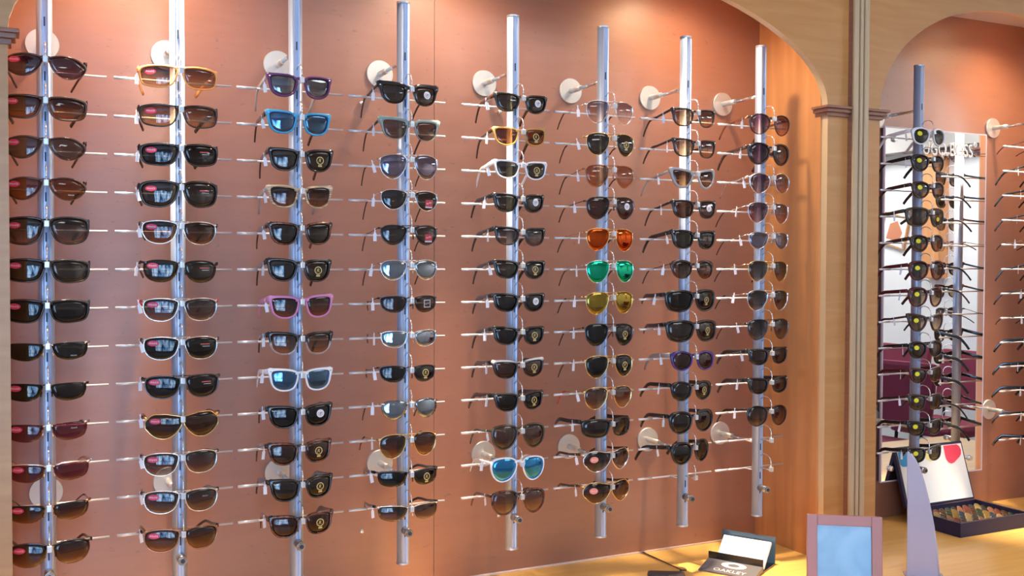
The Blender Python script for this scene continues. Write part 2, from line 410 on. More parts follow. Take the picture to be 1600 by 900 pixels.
def capital(part, x_open, sgn, x_end):
    """moulding round the head of a stile: sgn +1 when the opening lies to its left"""
    for i, (ov, zt, zb, fr) in enumerate(((.019, .447, .440, .019), (.013, .440, .431, .013), (.006, .431, .421, .006))):
        bm = bmesh.new(); xo = x_open-sgn*ov
        lo, hi = sorted((xo, x_end))
        box(bm, lo, hi, FRONT-fr, FRONT, Z(zb), Z(zt), 0, .0018)
        lo, hi = sorted((xo, x_open-sgn*.0005))
        box(bm, lo, hi, FRONT, -.06, Z(zb), Z(zt), 0, .0018)
        part('capital_moulding', mesh(bm), M['wood_mould'])
PL0, PL1 = 1.913, 1.965
s1, part1 = surround('wide light-wood arch framing the copper wall of sunglasses rods', -.32, 1.939, -.009, 1.846)
capital(part1, 1.846, 1, PL0); capital(part1, -.009, -1, -.075)
struct(obj('wall_alcove_right', boxm(XP, XP+.02, BACKF, WY, Z(COUNTER), Z(NCEIL)), M['wood_side']))
struct(obj('wall_alcove_left', boxm(-.030, -.010, BACKF, WY, Z(COUNTER), Z(NCEIL)), M['wood_side']))
struct(obj('ceiling_alcove', boxm(-.03, XP+.02, BACKF, WY, Z(NCEIL), Z(NCEIL)+.015), M['niche_ceil']))
s2, part2 = surround('smaller wooden arch at right framing the mirror bay', 1.939, 3.30, B2L, B2R)
capital(part2, B2L, -1, PL1); capital(part2, B2R, 1, 3.05)
struct(obj('wall_mirror_bay_left', boxm(B2L-.022, B2L-.002, BACKF, WY, Z(COUNTER), Z(NCEIL)), M['wood_side']))
struct(obj('wall_mirror_bay_right', boxm(2.965, 2.985, BACKF, WY, Z(COUNTER), Z(NCEIL)), M['wood_side']))
struct(obj('ceiling_mirror_bay', boxm(B2L-.02, 2.985, BACKF, WY, Z(NCEIL), Z(NCEIL)+.015), M['niche_ceil']))
pil = tag(empty('pilaster', ((PL0+PL1)/2, FRONT, Z(COUNTER))), 'narrow fluted wooden pilaster strip between the two arches', 'pilaster')
H = ZC-Z(COUNTER)
hwp = (PL1-PL0)/2
obj('backing_strip', boxm(-hwp, hwp, -.013, 0, 0, H), M['wood_mould'], pil)
for a, b_ in ((-hwp, -.009), (-.005, .006), (.010, hwp)):
    obj('flute', boxm(a, b_, -.021, -.013, 0, H, .003), M['wood_pil'], pil)
# ---- recessed halogen downlights
DLAB = ['at the left end of the wide alcove', 'in the middle of the wide alcove', 'at the right end of the wide alcove', 'over the mirror bay']
bm = bmesh.new(); sweep(bm, [(.032*math.cos(t), .032*math.sin(t), -.002) for t in [2*math.pi*i/24 for i in range(24)]], .006, .004, 6, closed=True); ring_me = mesh(bm, True)
bm = bmesh.new(); bmesh.ops.create_cone(bm, cap_ends=True, segments=24, radius1=.027, radius2=.027, depth=.004); lamp_me = mesh(bm)
for (x, y), lab in zip(DOWNLIGHTS, DLAB):
    d = tag(empty('downlight', (x, y, Z(NCEIL))), 'small round halogen downlight '+lab, 'downlight', 'halogen downlights in the alcove ceilings')
    obj('trim_ring', ring_me, M['chrome'], d); obj('lamp', lamp_me, M['em_lamp'], d, (0, 0, -.002))
    ld = bpy.data.lights.new('halogen_light', 'SPOT'); ld.energy = SPOT_W; ld.color = SPOT_COL; ld.spot_size = R(150); ld.spot_blend = .9; ld.shadow_soft_size = .018
    lo = bpy.data.objects.new('halogen_light', ld); link(lo, d); lo.location = (0, 0, -.012)
    ld = bpy.data.lights.new('halogen_beam', 'SPOT'); ld.energy = BEAM_W; ld.color = SPOT_COL; ld.spot_size = R(30); ld.spot_blend = 1.0; ld.shadow_soft_size = .018
    lo = bpy.data.objects.new('halogen_beam', ld); link(lo, d); lo.location = (0, 0, -.012)
# ---- added fill lights, built as ceiling panels, to brighten arches and mirrored wall
for i, (x, y, lab) in enumerate(((1.6, -1.15, 'nearest the arches'), (5.35, -2.2, 'above the burgundy chairs'), (1.6, -3.4, 'nearest the shop window'), (5.35, -3.5, 'in the far corner of the shop'))):
    d = tag(empty('added_fill_panel', (x, y, ZC)), 'added square white fill panel '+lab, 'fill light', 'added fill panels in the shop ceiling')
    bm = bmesh.new()
    for a in (-.32, .30): box(bm, a, a+.02, -.32, .32, -.02, 0); box(bm, -.30, .30, a, a+.02, -.02, 0)
    obj('frame', mesh(bm), M['white_pl'], d); obj('diffuser', boxm(-.30, .30, -.30, .30, -.015, -.005), M['em_panel2'] if x > 5 else M['em_panel'], d)
# ---- counter
ct = tag(empty('counter', (1.4, -.3, 0)), 'honey-coloured wooden counter running below the copper wall', 'counter')
obj('worktop', boxm(-2.0, 2.3, -.52, .459, Z(COUNTER)-.035, Z(COUNTER), .002), M['wood_counter'], ct)
obj('front_panel', boxm(-1.98, 2.28, -.46, -.44, .1, Z(COUNTER)-.035), M['wood_face'], ct)
obj('plinth', boxm(-1.98, 2.28, -.40, -.38, 0, .1), M['wood_mould'], ct)

# ================================================================== DISPLAY RODS
RODX = [.0510, .2846, .5155, .7480, 1.0091, 1.2449, 1.4808, 1.7146, 2.2734, 2.770]
SLOT0, STEP = .411, .0736
RR = .0138
CLIPY = -.052; BARY = .028; BARZ = -.0105
def build_pole():
    bm = bmesh.new(); n = 28; prof = []
    for i in range(n):
        t = 2*math.pi*i/n; x, y = RR*math.sin(t), -RR*math.cos(t)
        if i in (0, 1, n-1): y += .0022               # the slotted channel along the front
        prof.append((x, y))
    lo = [bm.verts.new((x, y, -.6)) for x, y in prof]; hi = [bm.verts.new((x, y, .6)) for x, y in prof]
    for i in range(n):
        f = bm.faces.new((lo[i], lo[(i+1) % n], hi[(i+1) % n], hi[i])); f.smooth = i not in (0, 1, n-2, n-1)
    bm.faces.new(hi); bm.faces.new(lo[::-1])
    return mesh(bm)
pole_me = build_pole()
bm = bmesh.new(); bmesh.ops.create_cone(bm, cap_ends=True, segments=28, radius1=RR+.0006, radius2=RR+.0006, depth=.004); cap_me = mesh(bm)
slit_me = boxm(-.0013, .0013, -.0004, .0006, -.0085, .0085)
bm = bmesh.new(); cyl(bm, (0, WY-.0065, 0), (0, WY-.0005, 0), .0305, 36, .0315); disc_me = mesh(bm)
bm = bmesh.new(); cyl(bm, (0, RR*.6, 0), (0, WY-.05, 0), .0042, 14); arm_me = mesh(bm)
bm = bmesh.new(); cyl(bm, (0, WY-.055, 0), (0, WY-.006, 0), .0068, 16); col_me = mesh(bm)
bm = bmesh.new(); cyl(bm, (0, -RR*.7, 0), (0, -.040, 0), .0088, 18); cyl(bm, (0, -.040, 0), (0, -.043, 0), .0066, 18); lock_me = mesh(bm)
bm = bmesh.new(); cyl(bm, (0, -.0432, 0), (0, -.0442, 0), .0042, 14); key_me = mesh(bm)
# one hanger: wire hoop, nose clip on a peg, long support bar behind
bm = bmesh.new()
sweep(bm, [(0, CLIPY, .004), (0, CLIPY-.001, .014)]+arcs((0, CLIPY, .020), (0, CLIPY+.006, .036), (0, -.024, .034), 7)+[(0, -RR+.001, .027)], .0013, .0013, 7, ref=(1, 0, 0))
sweep(bm, [(0, -RR+.001, -.004), (0, CLIPY+.004, -.003)], .0016, .0016, 7)
wire_me = mesh(bm, True)
bm = bmesh.new(); box(bm, -.0042, .0042, CLIPY-.006, CLIPY+.003, -.0065, .0050, 0, .0012); clip_me = mesh(bm)
bm = bmesh.new(); sweep(bm, [(-.112, BARY, BARZ), (.108, BARY, BARZ)], .0021, .0021, 8); sweep(bm, [(-.1125, BARY, BARZ), (-.072, BARY, BARZ)], .0029, .0029, 8)
for s in (-1, 1): sweep(bm, [(s*.008, RR*.6, BARZ-.002), (s*.020, BARY, BARZ)], .0014, .0014, 6)
bar_me = mesh(bm, True)
ROD_HINT = ['beside the left wooden stile', 'holding the orange-framed pair on top', 'holding the pink and sky-blue frames', 'just left of the wall seam',
            'holding the white frame third down', 'holding the green and red mirrored pairs', 'with one empty hook at its foot', 'nearest the wooden side panel',
            'standing before the wall mirror', 'at the far right edge']
for i, x in enumerate(RODX):
    r = tag(empty('display_rod', (x, 0, Z(0))), f'{ORD[i]} tall silver display rod from the left, {ROD_HINT[i]}', 'display rod', 'aluminium sunglasses rods on the wall')
    obj('pole', pole_me, M['alu'], r); obj('end_cap', cap_me, M['alu_cap'], r, (0, 0, .601)); obj('end_cap', cap_me, M['alu_cap'], r, (0, 0, -.601))
    for z in (.476, -.413):
        dd = obj('wall_disc', disc_me, M['disc'], r, (0, 0, z)); obj('stand_off_arm', arm_me, M['chrome'], dd); obj('collar', col_me, M['disc'], dd)
    lk = obj('lock_cylinder', lock_me, M['lock'], r, (0, 0, -.528)); obj('keyhole', key_me, M['slot'], lk)
    for k in range(13):
        z = SLOT0-k*STEP
        h = obj('hanger_wire', wire_me, M['chrome'], r, (0, 0, z)); obj('nose_clip', clip_me, M['clip'], h); obj('support_bar', bar_me, M['bar'], h)
        obj('slot', slit_me, M['slot'], r, (0, -RR+.0018, z-.024))
    obj('slot', slit_me, M['slot'], r, (0, -RR+.0018, SLOT0+.075)); obj('slot', slit_me, M['slot'], r, (0, -RR+.0018, SLOT0-13*STEP+.012))
# round-headed studs on the copper wall
bm = bmesh.new(); cyl(bm, (0, .004, 0), (0, 0, 0), .0030, 12); bmesh.ops.create_uvsphere(bm, u_segments=14, v_segments=8, radius=.0058, matrix=Matrix.Translation((0, -.0035, 0))); stud_me = mesh(bm, True)
for (x, z, lab) in ((.703, .407, 'high on the copper wall left of the fourth rod'), (1.048, .410, 'high on the copper wall behind the fifth rod'),
                    (.703, -.565, 'low on the copper wall left of the fourth rod'), (1.048, -.565, 'low on the copper wall left of the fifth rod')):
    tag(obj('wall_stud', stud_me, M['chrome'], None, (x, WY-.004, Z(z))), 'small shiny ball-headed stud '+lab, 'stud', 'ball studs on the copper wall')

# ================================================================== SUNGLASSES
mm = lambda L: [(a/1000, b/1000) for a, b in L]
OUT = dict(
 way=mm([(10, 1), (18, 6), (34, 8), (52, 8), (59.5, 4), (59, -8), (55, -22), (44, -30), (28, -31), (16, -25), (10.5, -10)]),
 nway=mm([(10, 1), (18, 5.5), (34, 7.5), (52, 7.5), (58.5, 3), (58, -8), (54, -20), (43, -27), (28, -28), (16, -22), (10.5, -9)]),
 avi=mm([(9, 2), (17, 9), (32, 11), (48, 9.5), (60, 4), (64, -8), (60.5, -24), (50.5, -36), (37, -40.5), (22, -33.5), (11.5, -16)]),
 car=mm([(9, 3), (20, 8), (36, 10), (52, 8), (61, 1), (62, -10), (56, -23), (44, -31), (31, -31), (18, -23), (11, -9)]),
 rect=mm([(6, 2), (18, 7), (38, 8.5), (56, 6.5), (66, 1), (67, -13), (60, -27), (46, -34), (28, -34), (14, -26), (7, -11)]),
 wrap=mm([(6, 2), (20, 6), (42, 7), (62, 4), (69, -3), (68, -18), (62, -27), (44, -31), (26, -31), (14, -25), (8, -12)]),
 wrapbig=mm([(6, 3), (20, 9), (42, 10), (61, 7), (69, -1), (68, -18), (61, -31), (44, -36), (27, -35), (14, -26), (8, -11)]),
 oval=mm([(6, 2), (20, 7), (38, 8), (55, 3), (67, -9), (60, -22), (44, -30), (28, -29), (15, -20), (8, -8)]),
 sport=mm([(9, 3), (22, 7), (40, 8), (56, 6), (62, 0), (61, -11), (56, -20), (42, -26), (26, -26), (15, -19), (10, -8)]),
 slim=mm([(7, 1), (20, 4), (42, 5), (62, 4), (67, -1), (66, -12), (60, -22), (44, -27), (28, -27), (15, -21), (9, -10)]),
 rnd=mm([(9, 0), (18, 8), (34, 11), (50, 8), (60, -2), (61, -16), (54, -30), (40, -38), (26, -36), (14, -26), (9, -12)]),
 rnds=mm([(10, 0), (18, 6), (33, 9), (48, 6), (57, -3), (57, -15), (51, -26), (38, -32), (26, -31), (15, -23), (10, -11)]),
 cat=mm([(11, 0), (22, 5), (40, 8), (56, 9), (61, 3), (58, -12), (50, -25), (37, -31), (24, -28), (14, -15)]),
 shield=mm([(0, 1), (14, 5), (36, 8), (56, 7), (66, 1), (67, -14), (60, -28), (44, -35), (27, -34), (14, -24), (7, -9)]),
)
# style: outline, rim kind, thickness top/bottom, wing, depth, wrap radius, temple kind
STY = dict(
 way=('way', 'ac', .0036, .0030, .0065, .0060, .22, 'thick'), nway=('nway', 'ac', .0032, .0025, .0055, .0055, .21, 'thick'),
 thinway=('way', 'ac', .0030, .0022, .0055, .0045, .22, 'slimp'), club=('way', 'ac', .0062, .0007, .0080, .0050, .22, 'slimp'),
 browl=('rnds', 'ac', .0040, .0005, .0050, .0040, .2, 'wire'),
 wrap=('wrap', 'ac', .0030, .0024, .0020, .0040, .13, 'thick'), wrapbig=('wrapbig', 'ac', .0030, .0026, .0020, .0040, .13, 'thick'),
 ovalp=('oval', 'ac', .0022, .0012, .0015, .0030, .14, 'slimp'), wrapthin=('wrap', 'ac', .0016, .0010, .0012, .0028, .13, 'thick'),
 avi=('avi', 'wire', .0010, 0, 0, 0, .2, 'wire'), car=('car', 'wire', .0010, 0, 0, 0, .2, 'wire'),
 rect=('rect', 'wire', .0013, 0, 0, 0, .15, 'slimp'), sport=('sport', 'wire', .0009, 0, 0, 0, .15, 'wire'),
 rless=('rect', 'none', 0, 0, 0, 0, .15, 'slimp'), rlslim=('slim', 'none', 0, 0, 0, 0, .14, 'wire'),
 half=('slim', 'top', .0014, 0, 0, 0, .15, 'slimp'), halfr=('rect', 'top', .0014, 0, 0, 0, .15, 'slimp'),
 rlcar=('car', 'none', 0, 0, 0, 0, .19, 'wire'),
 pavi=('avi', 'ac', .0026, .0026, .0015, .0042, .2, 'slimp'), rnd=('rnd', 'ac', .0034, .0030, .0040, .0050, .19, 'thick'),
 rnds=('rnds', 'ac', .0034, .0032, .0045, .0050, .2, 'thick'), rndthin=('rnd', 'ac', .0018, .0015, .0020, .0035, .19, 'slimp'),
 cat=('cat', 'ac', .0052, .0044, .0060, .0050, .2, 'slimp'), rw=('wrapbig', 'ac', .0040, .0036, .0030, .0050, .16, 'thick'),
 shield=('shield', 'shield', .0012, 0, 0, 0, .13, 'slimp'),
)
RV = .10
sh_top = lambda x: .003+.006*min(1, x/.03)-max(0, x-.048)**2*40
sh_bot = lambda x: -.003-.036*math.sin(math.pi*min(1, x/.0725))**.6
def surf(x, z, rw): return x*x/(2*rw) + (z+.012)**2/(2*RV)
_gm = {}
def lens_mesh(sty, s):
    """closed 1.2 mm lens; s = +1 right lens, -1 left lens, 0 one-piece shield"""
    key = ('L', sty, s)
    if key in _gm: return _gm[key]
    name, kind, *_r, = STY[sty]; rw = STY[sty][6]
    P = spline(OUT[name], 40)
    if s == 0:
        Q = spline(OUT[name], 44); half = [q for q in Q if q[0] > .0005]
        half.sort(key=lambda q: math.atan2(q[1]+.012, q[0]-.034)+(0 if math.atan2(q[1]+.012, q[0]-.034) > -math.pi else 0))
        top = [(x/1000, z/1000) for x, z in [(0, 3), (14, 6), (30, 8), (48, 8), (60, 5), (67, -2), (67, -14), (61, -27), (46, -34), (30, -34), (17, -27), (9, -13), (4, -6), (0, -4)]]
        P = top+[(-x, z) for x, z in reversed(top[1:-1])]
    bm = bmesh.new()
    if s != 0:
        P = [(x*s, z) for x, z in P]; cx = sum(p[0] for p in P)/len(P); cz = sum(p[1] for p in P)/len(P)
        sides = []
        for off in (-.0006, .0006):
            rings = []
            for k in (1, .72, .42):
                rings.append([bm.verts.new((cx+(x-cx)*k, surf(cx+(x-cx)*k, cz+(z-cz)*k, rw)+off, cz+(z-cz)*k)) for x, z in P])
            c = bm.verts.new((cx, surf(cx, cz, rw)+off, cz))
            for a, b_ in zip(rings, rings[1:]):
                for j in range(len(P)): bm.faces.new((a[j], a[(j+1) % len(P)], b_[(j+1) % len(P)], b_[j])).smooth = True
            for j in range(len(P)): bm.faces.new((rings[-1][j], rings[-1][(j+1) % len(P)], c)).smooth = True
            sides.append(rings[0])
        for j in range(len(P)): bm.faces.new((sides[0][j], sides[0][(j+1) % len(P)], sides[1][(j+1) % len(P)], sides[1][j]))
    else:
        cols = [x/1000 for x in (0, 4, 9, 17, 25, 33, 41, 49, 56, 62, 66, 67.5)]
        ztop, zbot = sh_top, sh_bot
        xs = [-c for c in reversed(cols[1:])]+cols; sides = []
        for off in (-.0006, .0006):
            g = []
            for x in xs:
                a, b_ = ztop(abs(x)), zbot(abs(x))
                g.append([bm.verts.new((x, surf(x, a+(b_-a)*k/5, rw)+off, a+(b_-a)*k/5)) for k in range(6)])
            for i in range(len(xs)-1):
                for k in range(5): bm.faces.new((g[i][k], g[i+1][k], g[i+1][k+1], g[i][k+1])).smooth = True
            sides.append([r[0] for r in g]+[g[-1][k] for k in range(1, 6)]+[r[5] for r in reversed(g[:-1])]+[g[0][k] for k in range(4, 0, -1)])
        n = len(sides[0])
        for j in range(n): bm.faces.new((sides[0][j], sides[0][(j+1) % n], sides[1][(j+1) % n], sides[1][j]))
    _gm[key] = mesh(bm); return _gm[key]
def hinge(sty):
    name, kind, t, tb, wing, dep, rw, tk = STY[sty]
    xm = max(p[0] for p in OUT[name]); z = {'avi': .001, 'car': .003}.get(name, .003)
    if name in ('way', 'nway', 'cat'): z = .0055
    x = xm+(.004 if kind in ('wire', 'none', 'top', 'shield') else t*.6+wing*.45)
    return x, surf(x, z, rw)+.0015, z
def end_piece(sty, s):
    key = ('E', sty, s)
    if key not in _gm:
        hx, hy, hz = hinge(sty); rw = STY[sty][6]; bm = bmesh.new()
        sweep(bm, [(s*(hx-.010), surf(hx-.010, hz, rw)-.0012, hz-.001), (s*hx, hy+.003, hz)], .0014, .0022, 6); _gm[key] = mesh(bm)
    return _gm[key]
def frame_mesh(sty):
    key = ('F', sty)
    if key in _gm: return _gm[key]
    name, kind, t, tb, wing, dep, rw, tk = STY[sty]
    bm = bmesh.new(); n = 40; hx, hy, hz = hinge(sty)
    for s in (1, -1):
        P = spline(OUT[name], n)
        if kind == 'ac':
            rings = []
            for i, (x, z) in enumerate(P):
                a, b_ = P[i-1], P[(i+1) % n]; tx, tz = b_[0]-a[0], b_[1]-a[1]; l = math.hypot(tx, tz) or 1
                nx, nz = -tz/l, tx/l
                k = max(0, min(1, (nz+.55)/1.1)); th = tb+(t-tb)*k
                th += wing*max(0, nx*.80+nz*.60)**6
                inn, outp = (x-nx*.0006, z-nz*.0006), (x+nx*th, z+nz*th)
                sec = []
                for f, dy in ((0, .5), (0, -.30), (.25, -.5), (.75, -.5), (1, -.25), (1, .5)):
                    px, pz = inn[0]+(outp[0]-inn[0])*f, inn[1]+(outp[1]-inn[1])*f
                    sec.append(bm.verts.new((px*s, surf(px, pz, rw)+dy*dep, pz)))
                rings.append(sec)
            for i in range(n):
                A, B = rings[i], rings[(i+1) % n]
                for j in range(6): bm.faces.new((A[j], A[(j+1) % 6], B[(j+1) % 6], B[j])).smooth = True
            sweep(bm, [(s*(hx-.004), hy-.001, hz), (s*hx, hy+.004, hz)], .0022, max(.0025, t*.7), 6)
        elif kind in ('wire', 'top', 'shield'):
            if kind == 'wire': sweep(bm, [(x*s, surf(x, z, rw)-.0002, z) for x, z in P], t, t, 6, closed=True, ref=(0, 1, 0))
            elif kind == 'top':
                Q = [(x, z) for x, z in OUT[name][:5]]
                sweep(bm, [(x*s, surf(x, z, rw)-.0004, z+.0008) for x, z in Q], t, t*1.2, 6, ref=(0, 1, 0))
            if kind != 'shield': sweep(bm, [(s*(hx-.006), surf(hx-.006, hz, rw)-.001, hz), (s*hx, hy+.003, hz)], .0016, .0022, 6)
            else:
                ztop, zbot = sh_top, sh_bot
                xs = [i*.0675/18 for i in range(19)]; loop = [(x, ztop(x)) for x in xs]+[(x, zbot(x)) for x in reversed(xs)]
                sweep(bm, [(x*s, surf(x, z, rw)-.0004, z) for x, z in loop], t, t, 6, ref=(0, 1, 0))
                sweep(bm, [(s*.064, surf(.064, 0, rw)-.001, .001), (s*hx, hy+.003, hz)], .0016, .0030, 6)
    ib = min(OUT[name], key=lambda p: p[0])[0]
    if kind == 'ac':
        zb = OUT[name][0][1]+.001
        sweep(bm, [(x*(ib+.0035), surf(0, zb, rw)-.0002, zb+.0018*(1-x*x)) for x in (-1, -.6, -.2, .2, .6, 1)], dep*.45, max(.0028, t*.75), 8, sq=.7)
    elif kind == 'shield': pass
    else:
        zb = OUT[name][0][1]-.001
        sweep(bm, [(x*(ib+.0015), surf(0, zb, rw)-.001, zb+.003*(1-x*x)) for x in (-1, -.7, -.35, 0, .35, .7, 1)], .0013, .0013, 6)
        if name in ('avi', 'car', 'rect') and kind == 'wire':
            zt = OUT[name][1][1]
            sweep(bm, [(x*.019, surf(.012, zt, rw)-.0012, zt+.0008) for x in (-1, -.5, 0, .5, 1)], .0011, .0011, 6)
        for s in (1, -1):      # nose pad arms
            sweep(bm, arcs((s*(ib+.002), .0005, -.006), (s*.008, .010, -.006), (s*.0085, .009, -.014), 5), .0006, .0006, 5)
            sweep(bm, [(s*.0085, .0085, -.011), (s*.0095, .0095, -.020)], .0014, .0024, 6)
    _gm[key] = mesh(bm); return _gm[key]
def temple_mesh(sty, s, tip):
    key = ('T', STY[sty][7], STY[sty][6] < .17, hinge(sty), s, tip)
    if key in _gm: return _gm[key]
    hx, hy, hz = hinge(sty); tk = STY[sty][7]
    h0, h1, wd = {'thick': (.0055, .0040, .0019), 'slimp': (.0032, .0026, .0016), 'wire': (.0010, .0010, .0010)}[tk]
    barl = BARY+.045; ztop = BARZ+.0021+h0*.9+.0006
    curved = STY[sty][6] < .17                        # sporty wraps: arms curl inwards and hardly drop
    dx = -.0085 if curved else (-.003 if tk != 'wire' else -.002); dr_ = .6 if curved else 1
    y1 = hy+.003; P = [(hx, y1, hz), (hx, y1+.02, hz+(ztop-hz)*.35), (hx+dx*.4, barl, ztop), (hx+dx*.7, y1+.080, ztop-.0022)]
    P += [(hx+dx, y1+.092, ztop-.006*dr_), (hx+dx*1.4, y1+.103, ztop-.014*dr_), (hx+dx*2, y1+.117, ztop-.028*dr_), (hx+dx*2.5, y1+.126, ztop-.040*dr_)]
    if tip: P = P[3:]
    elif tk == 'wire': P = P[:6]
    k = len(P); bm = bmesh.new()
    a = .0017 if tip else h0; b_ = .0015 if tip else h1
    sweep(bm, [(x*s, y, z) for x, y, z in P], [wd if not tip else .0014]*k, [(a+(b_-a)*i/(k-1)) for i in range(k)], 8, sq=.7)
    _gm[key] = mesh(bm); return _gm[key]
def sticker_mesh(kind, sty, s):
    key = ('S', kind, sty, s)
    if key in _gm: return _gm[key]
    rw = STY[sty][6]; O = OUT[STY[sty][0]]
    x0, x1 = min(p[0] for p in O), max(p[0] for p in O); z0, z1 = min(p[1] for p in O), max(p[1] for p in O)
    fx, fz = {'red': (.74, .72), 'yel': (.62, .66), 'peach': (.66, .60), 'pol': (.60, .58), 'gold': (.55, .52), 'sq': (.62, .34), 'sqw': (.58, .5), 'rline': (.62, .62), 'wtxt': (.60, .22), 'wtx2': (.62, .66), 'brand': (.86, .85), 'yelr': (.5, .4)}[kind]
    cx, cz = (x0+(x1-x0)*fx)*s, z0+(z1-z0)*fz
    bm = bmesh.new()
    def fn(off): return lambda x, z: (cx+x, surf(cx+x, cz+z, rw)-off, cz+z)
    def ell(rx, rz, off=.0010, mi=0, n=22, ix=0, iz=0):
        o_ = [bm.verts.new(fn(off)(rx*math.cos(2*math.pi*i/n), rz*math.sin(2*math.pi*i/n))) for i in range(n)]
        if ix:
            i_ = [bm.verts.new(fn(off)(ix*math.cos(2*math.pi*i/n), iz*math.sin(2*math.pi*i/n))) for i in range(n)]
            for i in range(n): bm.faces.new((o_[i], o_[(i+1) % n], i_[(i+1) % n], i_[i])).material_index = mi
        else: bm.faces.new(o_).material_index = mi
    def quad(a, b_, c, d, off=.0010, mi=0):
        bm.faces.new([bm.verts.new(fn(off)(x, z)) for x, z in ((a, c), (b_, c), (b_, d), (a, d))]).material_index = mi
    if kind == 'red': ell(.0100, .0054); put_text(bm, 'POLICE', .0030, fn(.0013), 1)
    elif kind in ('yel', 'yelr'): ell(.0078, .0062)
    elif kind == 'peach': ell(.0098, .0072); put_text(bm, 'POLICE', .0026, fn(.0013), 1)
    elif kind == 'pol':
        ell(.0082, .0082); ell(.0074, .0074, .0012, 1, ix=.0066, iz=.0066)
        put_text(bm, 'P', .0058, lambda x, z: fn(.0013)(x+.0006, z-.0004), 2, .15); quad(-.0046, .0046, .0040, .0052, .0013, 1)
    elif kind == 'gold':
        ell(.0080, .0080, ix=.0062, iz=.0062); put_text(bm, 'R', .0072, fn(.0010), 0, .2); quad(-.0040, .0040, -.0125, -.0088)
    elif kind == 'sq':
        quad(-.0085, .0085, -.0055, .0085); quad(-.0085, .0085, -.0085, -.0056, .0010, 2)
        put_text(bm, 'Ray-Ban', .0042, lambda x, z: fn(.0013)(x*.82, z+.0016), 1, .2, .22)
    elif kind == 'sqw':
        for q in ((-.0080, .0080, .0066, .0080), (-.0080, .0080, -.0080, -.0066), (-.0080, -.0066, -.0066, .0066), (.0066, .0080, -.0066, .0066)): quad(*q)
        put_text(bm, 'Ray-Ban', .0036, lambda x, z: fn(.0010)(x*.80, z), 0, .2, .2)
    elif kind == 'rline': quad(-.0090, .0090, .0006, .0024); quad(-.0050, .0090, -.0030, -.0022, .0010, 1)
    elif kind in ('wtxt', 'wtx2'): put_text(bm, 'POLICE', .0022, fn(.0010))
    elif kind == 'brand': put_text(bm, 'Ray-Ban', .0028, fn(.0010), 0, .2)
    _gm[key] = mesh(bm, recalc=False); return _gm[key]
STM = {'red': [ST['red'], ST['wht']], 'yel': [ST['yel']], 'yelr': [ST['yel']], 'peach': [ST['peach'], ST['wht']], 'pol': [ST['pol'], ST['wht'], ST['crim']], 'gold': [ST['gold']],
       'sq': [ST['crim'], ST['wht'], ST['gwht']], 'sqw': [ST['gwht']], 'rline': [ST['rline'], ST['gwht']], 'wtxt': [ST['wht']], 'wtx2': [ST['gwht']], 'brand': [ST['wht']]}
# hanging price tag: thin neck widening to a label
bm = bmesh.new()
pr = [(-.0012, .002), (-.0012, -.006), (-.0036, -.010), (-.0036, -.025), (.0036, -.025), (.0036, -.010), (.0012, -.006), (.0012, .002)]
f1 = [bm.verts.new((x, -.0003, z)) for x, z in pr]; f2 = [bm.verts.new((x, .0003, z)) for x, z in pr]
bm.faces.new(f1); bm.faces.new(f2[::-1])
for i in range(8): bm.faces.new((f1[i], f2[i], f2[(i+1) % 8], f1[(i+1) % 8]))
tag_me = mesh(bm)
bm = bmesh.new(); cyl(bm, (0, -.0012, 0), (0, .0002, 0), .0013, 8); rivet_me = mesh(bm)

FN = dict(blk='black', brn='dark brown', wine='dark red', org='orange', pur='purple', blue='sky-blue', wht='white', pink='pink', gry='grey', grn='grey-green', vio='violet', amb='clear amber',
          red='red', sil='silver', gun='gunmetal', gold='gold', cop='copper', olv='olive', tort='tortoiseshell', wod='pale wood-striped', btr='black-and-clear', bwt='black white-edged')
SN = dict(way='square', nway='square', thinway='thin square', club='browline', browl='browline', wrap='wraparound', wrapbig='large wraparound', ovalp='oval', wrapthin='wraparound', avi='aviator', car='teardrop',
          rect='rectangular wire', sport='slim wire', rless='rimless', rlslim='slim rimless', half='half-rim', halfr='half-rim', rlcar='rimless teardrop', pavi='plastic aviator', rnd='large round', rnds='round', rndthin='thin round',
          cat='cat-eye', rw='rounded square', shield='shield')
LNN = dict(blk='black', grn='dark green', brn='brown', gbr='grey-brown', bgr='brown gradient', lgr='light brown gradient', ggr='grey gradient', pgr='purple gradient', pdk='dark purple', wine='wine-red', vlt='pale violet',
           amb='amber', lam='light amber', olv='olive', blm='blue mirrored', sbm='pale blue mirrored', psm='ice-blue mirrored', svm='silver mirrored', vsm='violet mirrored', rdm='orange-red mirrored', gnm='green mirrored', gdm='gold mirrored')
